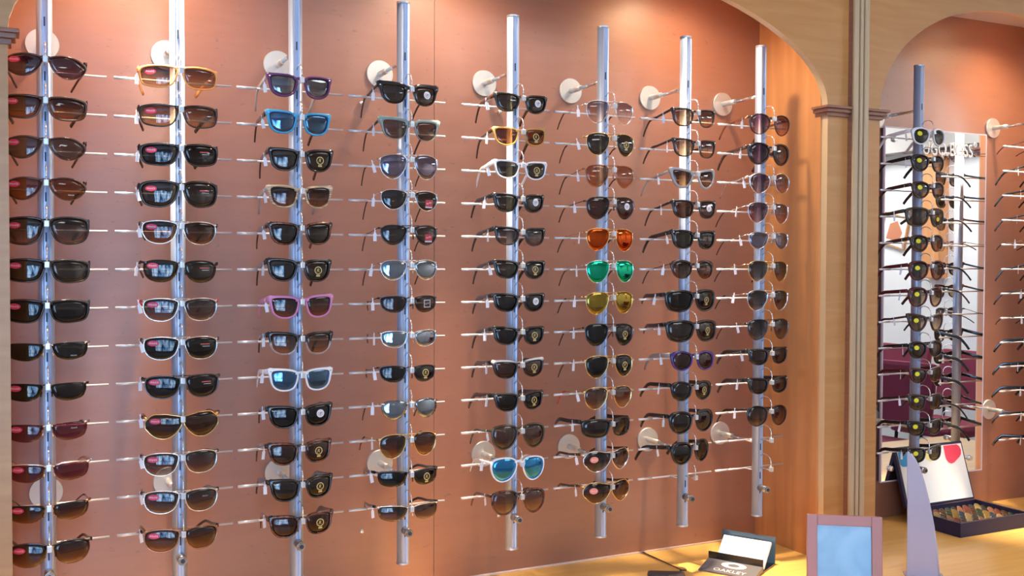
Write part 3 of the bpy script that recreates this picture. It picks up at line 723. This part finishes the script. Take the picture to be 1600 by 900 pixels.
def sunglasses(rod, slot, sty, fm, lm, left=None, right=None, tm=None, tg=True, yaw=0.0, roll=0.0, brand=False):
    x = RODX[rod]; z = SLOT0-slot*STEP
    yaw += random.uniform(-1.6, 1.6); roll += random.uniform(-1.3, 1.3)
    g = empty('sunglasses', (x+random.uniform(-.002, .002), -.045, Z(z)), (R(random.uniform(-1.5, 2.5)), R(-roll), R(yaw)))
    tag(g, f'{FN[fm]} {SN[sty]} sunglasses, {LNN[lm]} lenses, {ORD[slot]} down {ORD[rod]} rod from left', 'sunglasses', f'sunglasses on the {ORD[rod]} rod')
    kind, tk = STY[sty][1], STY[sty][7]; T = FR[tm or fm]
    obj('bridge' if kind == 'none' else 'frame_front', frame_mesh(sty), FR[fm], g)
    if kind == 'none':
        for s in (-1, 1): obj('end_piece', end_piece(sty, s), FR[fm], g)
    if fm == 'btr': T = FR[tm or 'blk']
    if fm == 'bwt': T = FR['blk']
    if kind == 'shield': ls = {0: obj('lens', lens_mesh(sty, 0), LN[lm], g)}; ls[-1] = ls[1] = ls[0]
    else: ls = {s: obj('lens', lens_mesh(sty, s), LN[lm], g) for s in (-1, 1)}
    if left: obj('sticker', sticker_mesh(left, sty, -1), STM[left], ls[-1])
    if right: obj('sticker', sticker_mesh(right, sty, 1), STM[right], ls[1])
    if brand: obj('brand_print', sticker_mesh('brand', sty, -1), STM['brand'], ls[-1])
    hx, hy, hz = hinge(sty)
    for s in (-1, 1):
        if tk == 'wire':
            t = obj('temple', temple_mesh(sty, s, False), FR[fm if fm in ('sil', 'gun', 'gold', 'cop') else 'gun'], g)
            obj('temple_tip', temple_mesh(sty, s, True), T if tm else FR['brn'], t)
        else: t = obj('temple', temple_mesh(sty, s, False), T, g)
        if sty in ('way', 'nway', 'club', 'thinway') : obj('rivet', rivet_me, M['chrome'], g, (s*(hx-.0035), surf(hx-.0035, hz, STY[sty][6])-STY[sty][5]*.5, hz+.0005))
    if tg: obj('price_tag', tag_me, M['tag'], g, (-hx-.001, hy+.028+random.uniform(-.01, .02), (hz+BARZ)/2+.004), (0, R(random.uniform(-16, 12)), R(random.uniform(-25, 40))))
    return g
# each row: style, frame, lens, left sticker, right sticker, temple colour, keyword extras
RODS = [
 [('ovalp', 'brn', 'pdk', 'red'), ('wrap', 'brn', 'bgr', 'red'), ('ovalp', 'brn', 'gbr', 'red'), ('ovalp', 'brn', 'amb', 'red', 'wtxt'), ('wrapbig', 'blk', 'ggr', 'red'), ('wrap', 'blk', 'grn', 'red'),
  ('wrap', 'blk', 'blk', 'red'), ('rlslim', 'sil', 'blk', None, 'wtxt'), ('rlslim', 'gun', 'blk', 'red'), ('rlslim', 'sil', 'wine', 'red', 'wtx2'), ('half', 'sil', 'wine', 'red'), ('rlslim', 'cop', 'bgr', 'red'), ('halfr', 'gun', 'bgr', 'red', None, 'blk')],
 [('wrap', 'org', 'lgr', 'red'), ('wrap', 'blk', 'lgr', 'red'), ('wrap', 'blk', 'blk', 'red', 'rline'), ('wrapbig', 'blk', 'grn', 'red', 'rline'), ('rect', 'sil', 'bgr', 'red', None, 'blk'), ('rless', 'gun', 'grn', 'red', 'rline', 'blk'),
  ('rect', 'sil', 'ggr', 'red', None, 'red'), ('rect', 'sil', 'blk', 'red', 'rline', 'blk'), ('rect', 'gun', 'blk', 'red', 'rline', 'blk'), ('shield', 'gold', 'olv', 'red', None, 'wine'), ('rect', 'sil', 'ggr', 'red', None, 'blk'),
  ('rect', 'sil', 'ggr', 'red', 'wtx2', 'blk'), ('rect', 'cop', 'bgr', 'red', None, 'blk')],
 [('way', 'pur', 'psm', None, None, 'gry'), ('way', 'blue', 'sbm', None, None, 'brn'), ('way', 'blk', 'grn', None, 'gold', 'brn'), ('way', 'wod', 'bgr', None, None, 'gry'), ('way', 'tort', 'grn'), ('way', 'blk', 'grn', None, 'gold', 'brn'),
  ('way', 'pink', 'bgr', None, None, None, dict(brand=True)), ('way', 'btr', 'lgr'), ('way', 'wht', 'sbm'), ('way', 'blk', 'blk', None, 'pol', None, dict(brand=True)), ('way', 'tort', 'brn', None, 'gold'), ('way', 'blk', 'grn', None, 'gold', None, dict(brand=True, yaw=4)),
  ('way', 'tort', 'brn', None, 'gold')],
 [('club', 'blk', 'grn', None, 'pol', 'brn'), ('club', 'grn', 'gbr', None, None, 'brn'), ('avi', 'sil', 'vsm'), ('car', 'sil', 'grn', None, 'sq'), ('car', 'gun', 'grn', None, 'sq'), ('car', 'sil', 'svm'),
  ('sport', 'gun', 'olv', None, 'sqw'), ('sport', 'sil', 'svm'), ('sport', 'gun', 'blk', None, 'gold'), ('rlcar', 'sil', 'svm'), ('avi', 'gold', 'bgr'), ('half', 'gun', 'blk', None, 'gold', 'blk'), ('half', 'sil', 'ggr', None, None, 'blk')],
 [('nway', 'blk', 'grn', None, 'pol', 'brn', dict(yaw=-3)), ('nway', 'amb', 'amb', None, 'gold', 'brn', dict(yaw=-3)), ('nway', 'wht', 'grn', None, 'gold', None, dict(yaw=-3)), ('nway', 'blk', 'grn', None, 'pol', None, dict(brand=True)), ('nway', 'blk', 'ggr'),
  ('nway', 'blk', 'grn', None, 'gold', None, dict(brand=True)), ('nway', 'blk', 'blk', None, 'pol', None, dict(brand=True)), ('nway', 'blk', 'blk', None, 'gold', None, dict(brand=True)), ('nway', 'bwt', 'brn', None, 'gold', None, dict(brand=True)), ('nway', 'blk', 'blk', None, 'gold', None, dict(brand=True, yaw=5)),
  ('pavi', 'olv', 'gbr'), ('pavi', 'wht', 'blm'), ('pavi', 'tort', 'lgr')],
 [('avi', 'sil', 'vlt'), ('avi', 'gold', 'grn', None, 'gold'), ('avi', 'cop', 'lam'), ('avi', 'gun', 'brn', None, 'pol'), ('avi', 'gold', 'rdm'), ('avi', 'sil', 'gnm'), ('avi', 'gold', 'gdm'), ('avi', 'gun', 'blk', None, 'gold'),
  ('avi', 'gold', 'blk', None, 'gold'), ('avi', 'gold', 'lgr', None, None, 'red'), ('wrap', 'blk', 'grn', None, None, None, dict(yaw=7)), ('shield', 'sil', 'ggr', 'peach', None, 'brn', dict(yaw=7)), ('shield', 'gold', 'bgr', 'peach', None, 'brn', dict(yaw=5))],
 [('thinway', 'blk', 'lgr'), ('thinway', 'blk', 'lgr'), ('cat', 'gry', 'bgr'), ('thinway', 'blk', 'brn', None, 'pol'), ('way', 'blk', 'grn'), ('browl', 'brn', 'bgr'), ('rw', 'blk', 'blk', None, 'gold'), ('rw', 'blk', 'grn', None, 'gold'),
  ('rnds', 'vio', 'brn', None, None, 'gry'), ('rnds', 'blk', 'grn', None, 'gold', None, dict(yaw=4)), ('rnd', 'blk', 'grn'), ('rnd', 'blk', 'blk', None, None, None, dict(yaw=11))],
 [('rndthin', 'brn', 'pgr', None, None, 'cop'), ('rnd', 'blk', 'pdk', None, None, 'brn'), ('rndthin', 'sil', 'pgr'), ('avi', 'sil', 'pgr'), ('car', 'sil', 'vsm'), ('avi', 'gold', 'ggr'), ('avi', 'sil', 'ggr', None, None, 'blk'), ('avi', 'gun', 'ggr'),
  ('nway', 'blk', 'brn'), ('nway', 'blk', 'brn'), ('rndthin', 'blk', 'bgr')],
 [('rnds', 'wht', 'grn', 'yel'), ('rnds', 'blk', 'ggr', 'yel'), ('rnds', 'brn', 'ggr', 'yel'), ('rw', 'olv', 'gbr', None, 'yelr'), ('rnds', 'brn', 'bgr', 'yel'), ('rnd', 'wine', 'ggr', 'yel'), ('rnd', 'wine', 'lgr', 'yel'), ('cat', 'brn', 'lgr', 'yel'),
  ('rnds', 'blk', 'brn', 'yel'), ('nway', 'wine', 'bgr', 'yel'), ('thinway', 'brn', 'bgr', 'yel'), ('nway', 'blk', 'bgr', 'yel'), ('nway', 'blk', 'grn', 'yel')],
 [('sport', 'gun', 'vlt', None, None, 'wine'), ('thinway', 'blk', 'ggr'), ('thinway', 'blk', 'grn'), ('thinway', 'brn', 'ggr'), ('sport', 'cop', 'vlt', None, None, 'brn'), ('thinway', 'blk', 'ggr'), ('thinway', 'brn', 'lgr'), ('sport', 'gun', 'ggr', None, None, 'blk'),
  ('nway', 'blk', 'blk'), ('nway', 'blk', 'grn'), ('nway', 'blk', 'blk'), ('thinway', 'blk', 'grn'), ('nway', 'blk', 'brn')],
]
for ri, rows in enumerate(RODS):
    for si, row in enumerate(rows):
        row = list(row)+[None]*(7-len(row)); sty, fm, lm, l, r_, tm, kw = row
        sunglasses(ri, si, sty, fm, lm, l, r_, tm, tg=ri not in (0,), **(kw or {}))

# ================================================================== RIGHT BAY: MIRROR
MX0, MX1, MZ0, MZ1 = 2.292, 2.724, -.600, .452
mr = tag(empty('wall_mirror', ((MX0+MX1)/2, WY, Z(MZ0))), 'tall frameless mirror with pale lettering behind the ninth rod', 'mirror')
hwm = (MX1-MX0)/2; mh = MZ1-MZ0; my = -.019
obj('mirror_glass', boxm(-hwm+.004, hwm-.004, my, my+.004, .004, mh-.004), M['mirror'], mr)
bm = bmesh.new()
box(bm, -hwm, -hwm+.004, my-.0005, my+.006, 0, mh); box(bm, hwm-.004, hwm, my-.0005, my+.006, 0, mh)
box(bm, -hwm+.004, hwm-.004, my-.0005, my+.006, 0, .004); box(bm, -hwm+.004, hwm-.004, my-.0005, my+.006, mh-.004, mh)
obj('glass_edge', mesh(bm), M['mirror_edge'], mr)
obj('backing_board', boxm(-hwm+.004, hwm-.004, my+.0041, -.0005, .004, mh-.004), M['mirror_back'], mr)
bm = bmesh.new(); cyl(bm, (0, my-.008, 0), (0, my, 0), .0075, 18, .009); scr_me = mesh(bm)
for x, z in ((2.665, -.556), (2.331, -.560), (2.331, .415), (2.665, .415)): obj('fixing_screw', scr_me, M['chrome'], mr, (x-(MX0+MX1)/2, 0, z-MZ0))
bm = bmesh.new(); put_text(bm, 'HUGO BOSS', .040, lambda x, z: (x*.78+.03, my-.0012, mh-.055+z)); obj('lettering', mesh(bm, recalc=False), M['letter'], mr)

# ================================================================== THINGS ON THE COUNTER
ZT = Z(COUNTER)
# open navy lens-sample box
bxr = tag(empty('lens_sample_box', (2.486, -.008, ZT)), 'open navy box with white-lined lid holding rows of lens samples', 'box')
bw, bd, bh = .143, .094, .040
bm = bmesh.new(); t = .006
box(bm, -bw, bw, -bd, bd, 0, .006); box(bm, -bw, -bw+t, -bd, bd, .006, bh); box(bm, bw-t, bw, -bd, bd, .006, bh)
box(bm, -bw+t, bw-t, -bd, -bd+t, .006, bh); box(bm, -bw+t, bw-t, bd-t, bd, .006, bh)
obj('base', mesh(bm), M['navy'], bxr)
ang = R(-17)
lid = obj('lid', boxm(-bw, bw, -.003, .010, 0, .178, .002), M['navy'], bxr, (0, bd+.004, bh), (ang, 0, 0))
obj('lid_lining', boxm(-bw+.008, bw-.008, -.0055, -.0032, .006, .170), M['lining'], lid)
def blot(cx, cz, r):
    bm = bmesh.new(); n = 20; c = bm.verts.new((cx, -.0062, cz)); ring = []
    for i in range(n):
        th = 2*math.pi*i/n; q = r*(1+.14*math.sin(3*th+cx*90)); ring.append(bm.verts.new((max(-bw+.009, min(bw-.009, cx+q*math.cos(th))), -.0062, min(.168, cz+q*math.sin(th)))))
    for i in range(n): bm.faces.new((c, ring[i], ring[(i+1) % n]))
    return mesh(bm)
for cx, cz, r, col in ((-.105, .150, .036, (.02, .30, .62)), (-.012, .158, .030, (.80, .70, .25)), (.088, .150, .036, (.85, .06, .12))):
    obj('printed_lens', blot(cx, cz, r), mat('lid_print', col, .5), lid)
cols = [(.11, .03, .02), (.14, .085, .02), (.025, .022, .022), (.05, .025, .015), (.02, .03, .045), (.16, .07, .04), (.02, .035, .022), (.20, .14, .06)]
cm = [mat('sample_lens', c, .12, coat=.5) for c in cols]
bm = bmesh.new(); bmesh.ops.create_uvsphere(bm, u_segments=14, v_segments=7, radius=.0125, matrix=Matrix.Diagonal((1, .16, 1, 1))); smp = mesh(bm, True)
for i in range(11):
    for j in range(7):
        l = obj('sample_lens', smp, cm[(i*3+j*5+i//3) % 8], None, (2.486-.124+i*.0248, -.008-.072+j*.0235, ZT+.024), (R(-48), 0, R(random.uniform(-8, 8))))
        tag(l, f'small round tinted sample lens in the navy box, row {ORD[j]} from front, {ORD[i]} from left', 'lens', 'sample lenses in the navy box')
# black business-card holder
n_ = Vector((-.86, -.50, 0)).normalized(); yawh = math.atan2(n_.x, -n_.y)   # local -Y faces n_
hd = tag(empty('card_holder', (1.617, -.050, ZT), (0, 0, math.atan2(-n_.x, n_.y)+math.pi)), 'black plastic card holder with white ring logo standing on the counter', 'card holder')
hd.rotation_euler = (0, 0, math.atan2(n_.x, -n_.y))
hwid = .071
obj('back_plate', boxm(-hwid, hwid, .062, .066, .004, .074, .001), mat('glossy_black_blue_reflection', (.05, .11, .17), .12, coat=.6), hd, None, (R(-4), 0, 0))  # blue reflection painted into the colour of the glossy dark plate
bm = bmesh.new(); box(bm, -hwid, hwid, -.044, .068, 0, .005, 0, .001); box(bm, -hwid, hwid, -.023, -.019, .005, .034, 0, .001); obj('tray', mesh(bm), M['black'], hd)
bm = bmesh.new(); v = [bm.verts.new(p) for p in ((-hwid, -.062, 0), (hwid, -.062, 0), (hwid, 0, 0), (-hwid, 0, 0), (-hwid, -.062, .004), (hwid, -.062, .004), (hwid, 0, .017), (-hwid, 0, .017))]
for f in ((0, 3, 2, 1), (4, 5, 6, 7), (0, 1, 5, 4), (1, 2, 6, 5), (2, 3, 7, 6), (3, 0, 4, 7)): bm.faces.new([v[i] for i in f])
ledge = obj('ledge', mesh(bm), M['darkgrey'], hd, (0, -.0235, 0))
lz = lambda y: .004+(y+.062)/.062*.013+.0006
bm = bmesh.new(); n = 30; a = []; b_ = []
for i in range(n):
    th = 2*math.pi*i/n; a.append(bm.verts.new((.004+.032*math.cos(th), -.019+.014*math.sin(th), lz(-.019+.014*math.sin(th))))); b_.append(bm.verts.new((.004+.015*math.cos(th), -.019+.0075*math.sin(th), lz(-.019+.0075*math.sin(th)))))
for i in range(n): bm.faces.new((a[i], a[(i+1) % n], b_[(i+1) % n], b_[i]))
put_text(bm, 'OAKLEY', .0125, lambda x, y: (x*1.25+.004, y-.048, lz(y-.048)))
obj('logo', mesh(bm, recalc=False), M['logo'], ledge)
cards = tag(obj('business_cards', boxm(-.060, .064, -.004, .004, 0, .074), M['card'], None), 'stack of white business cards leaning in the black holder', 'cards')
cards.parent = None
cards.matrix_world = Matrix.Translation((1.617, -.050, ZT)) @ Matrix.Rotation(hd.rotation_euler.z, 4, 'Z') @ Matrix.Translation((.004, -.008, .0085)) @ Matrix.Rotation(R(-46), 4, 'X')
# rose-copper picture frame
u = Vector((.134, -.095, 0)).normalized(); fa = math.atan2(u.y, u.x)
pf = tag(empty('picture_frame', (1.668, -.358, ZT), (0, 0, fa)), 'rose-copper picture frame with a pale blue print on the counter', 'picture frame')
fh, fw = .190, .082; lean = R(-6)
bm = bmesh.new()
for a, b_, c, d in ((-fw, -fw+.023, 0, fh), (fw-.023, fw, 0, fh), (-fw+.023, fw-.023, 0, .023), (-fw+.023, fw-.023, fh-.023, fh)): box(bm, a, b_, -.006, .006, c, d, 0, .0012)
obj('frame', mesh(bm), M['copper_frame'], pf, None, (lean, 0, 0))
m, nt, b = new_mat('pale_blue_print'); nz = N(nt, 'ShaderNodeTexNoise'); nz.inputs['Scale'].default_value = 9; nz.inputs['Distortion'].default_value = 1.2; tcn = N(nt, 'ShaderNodeTexCoord'); nt.links.new(tcn.outputs['Object'], nz.inputs['Vector'])
rr = ramp(nt, [(.35, (.17, .34, .52)), (.55, (.22, .41, .60)), (.72, (.30, .38, .52))]); nt.links.new(nz.outputs['Fac'], rr.inputs[0]); nt.links.new(rr.outputs[0], b.inputs['Base Color']); b.inputs['Roughness'].default_value = .15
obj('picture', boxm(-fw+.022, fw-.022, -.001, .001, .022, fh-.022), m, pf, None, (lean, 0, 0))
obj('back_stand', boxm(-.02, .02, 0, .003, 0, .14), M['black'], pf, (0, .072, 0), (R(22), 0, 0))
# clear acrylic fin
m, nt, b = new_mat('frosted_lilac_acrylic'); b.inputs['Base Color'].default_value = (.56, .50, .62, 1); b.inputs['Roughness'].default_value = .25; b.inputs['Alpha'].default_value = .80
acr = m
u = Vector((.80, -.60, 0)); fa = math.atan2(u.y, u.x)
fin = tag(empty('acrylic_stand', (1.985, -.318, ZT), (0, 0, fa)), 'translucent lilac acrylic fin-shaped stand between picture frame and navy box', 'acrylic stand')
P = [(-.056, 0), (-.056, .10), (-.0565, .2), (-.058, .280), (-.0585, .300), (-.056, .305), (-.050, .298), (-.040, .282), (-.029, .258), (-.018, .222), (-.008, .180), (.003, .125), (.011, .07), (.018, 0)]
bm = bmesh.new(); f1 = [bm.verts.new((x, -.0025, z)) for x, z in P]; f2 = [bm.verts.new((x, .0025, z)) for x, z in P]
bm.faces.new(f1); bm.faces.new(f2[::-1])
for i in range(len(P)): bm.faces.new((f1[i], f2[i], f2[(i+1) % len(P)], f1[(i+1) % len(P)]))
obj('fin', mesh(bm), acr, fin); obj('foot', boxm(-.060, .030, -.03, .03, 0, .003, .001), acr, fin)
bm = bmesh.new(); E_ = [(.018, 0), (.011, .07), (.003, .125), (-.008, .180), (-.018, .222), (-.029, .258), (-.040, .282), (-.050, .298)]
sweep(bm, [(x, 0, z) for x, z in E_], .0035, .0028, 8, ref=(0, 1, 0)); obj('rolled_edge', mesh(bm), mat('lilac_acrylic_edge', (.62, .56, .66), .2, alpha=.8), fin)
# dark rounded case and thin dark strip at the foot of the wall
bm = bmesh.new(); box(bm, -.045, .045, -.025, .025, 0, .018, 0, .0085)
tag(obj('spectacle_case', mesh(bm, True), mat('charcoal_case', (.05, .045, .05), .4), None, (1.392, -.062, ZT), (0, 0, R(-30))), 'small charcoal rounded case lying at the front of the counter', 'case')
bm = bmesh.new(); sweep(bm, [(0, .157, .0015), (.0005, .07, .0015), (.001, -.018, .0015)], .0014, .0014, 6); sweep(bm, [(-.006, -.016, .002), (.010, -.021, .002)], .0025, .002, 6)
tag(obj('cable', mesh(bm), mat('brown_cable', (.12, .055, .03), .5), None, (1.4695, 0, ZT)), 'thin dark cable lying straight out from the copper wall on the counter', 'cable')

# ================================================================== THE SHOP BEHIND (seen in the mirror and in the lenses)
def chair(loc, rz, label):
    c = tag(empty('shop_chair', loc, (0, 0, rz)), label, 'chair', 'burgundy chairs by the white wall')
    obj('seat', boxm(-.24, .24, -.24, .24, .42, .50, .03), M['chair'], c)
    bk = obj('backrest', boxm(-.23, .23, -.03, .03, 0, .40, .028), M['chair'], c, (0, .24, .56), (R(-9), 0, 0))
    for sx in (-1, 1):
        for sy in (-1, 1):
            bm = bmesh.new(); cyl(bm, (sx*.21, sy*.2, .42), (sx*.225, sy*.23, 0), .012, 10); obj('leg', mesh(bm), M['chair_leg'], c)
        bm = bmesh.new(); cyl(bm, (sx*.17, .235, .46), (sx*.17, .25, .62), .010, 10); obj('back_post', mesh(bm), M['chair_leg'], c)
chair((5.55, -2.45, .0), R(-95), 'burgundy upholstered chair nearest the copper-walled bays')
chair((5.55, -3.05, 0), R(-90), 'burgundy upholstered chair in the middle of the row by the wall')
chair((4.55, -2.10, 0), R(-100), 'burgundy upholstered chair standing away from the wall')
dr = struct(empty('door_1', (RX1-.03, -1.1, 0)))
obj('door_leaf', boxm(-.02, .02, -.42, .42, .01, 2.05), M['wood_side'], dr)
bm = bmesh.new(); box(bm, -.03, .03, -.50, -.42, 0, 2.13); box(bm, -.03, .03, .42, .50, 0, 2.13); box(bm, -.03, .03, -.42, .42, 2.05, 2.13); obj('door_frame', mesh(bm), M['wood_face'], dr)
bm = bmesh.new(); cyl(bm, (-.02, .34, 1.0), (-.07, .34, 1.0), .01, 10); cyl(bm, (-.07, .35, 1.0), (-.07, .24, 1.0), .009, 10); obj('door_handle', mesh(bm), M['chrome'], dr)
pn = tag(empty('wall_picture', (RX1-.012, -3.42, 1.68)), 'small framed picture with an orange motif on the white wall', 'picture')
bm = bmesh.new(); box(bm, -.01, .011, -.2, .2, 0, .02); box(bm, -.01, .011, -.2, .2, .38, .40); box(bm, -.01, .011, -.2, -.18, .02, .38); box(bm, -.01, .011, .18, .2, .02, .38)
obj('frame', mesh(bm), M['wood_face'], pn); obj('sheet', boxm(-.004, .008, -.18, .18, .02, .38), M['card'], pn)
bm = bmesh.new(); f = [bm.verts.new((-.0055, y, z)) for y, z in ((-.11, .08), (.10, .08), (.13, .20), (.02, .33), (-.09, .27))]; bm.faces.new(f); obj('motif', mesh(bm), mat('orange_print', (.55, .20, .10), .5), pn)
pn.scale = (1, .62, .62); pn.rotation_euler = (R(-14), 0, 0)
struct(obj('trim_2', boxm(RX1-.16, RX1, RY0, -1.8, 2.38, ZC), mat('beige_bulkhead', (.34, .31, .28), .7)))
cb = tag(empty('wall_cupboard', (RX1, -2.985, 1.44)), 'narrow orange-brown wooden cupboard hung on the white wall', 'cupboard')
obj('body', boxm(-.08, -.001, -.085, .085, 0, .92), M['wood_side'], cb); obj('door', boxm(-.098, -.081, -.083, .083, .004, .916, .002), M['wood_side'], cb)
bm = bmesh.new(); cyl(bm, (-.115, .06, .38), (-.115, .06, .50), .006, 10); cyl(bm, (-.115, .06, .39), (-.097, .06, .39), .004, 8); cyl(bm, (-.115, .06, .49), (-.097, .06, .49), .004, 8); obj('door_handle', mesh(bm), M['chrome'], cb)
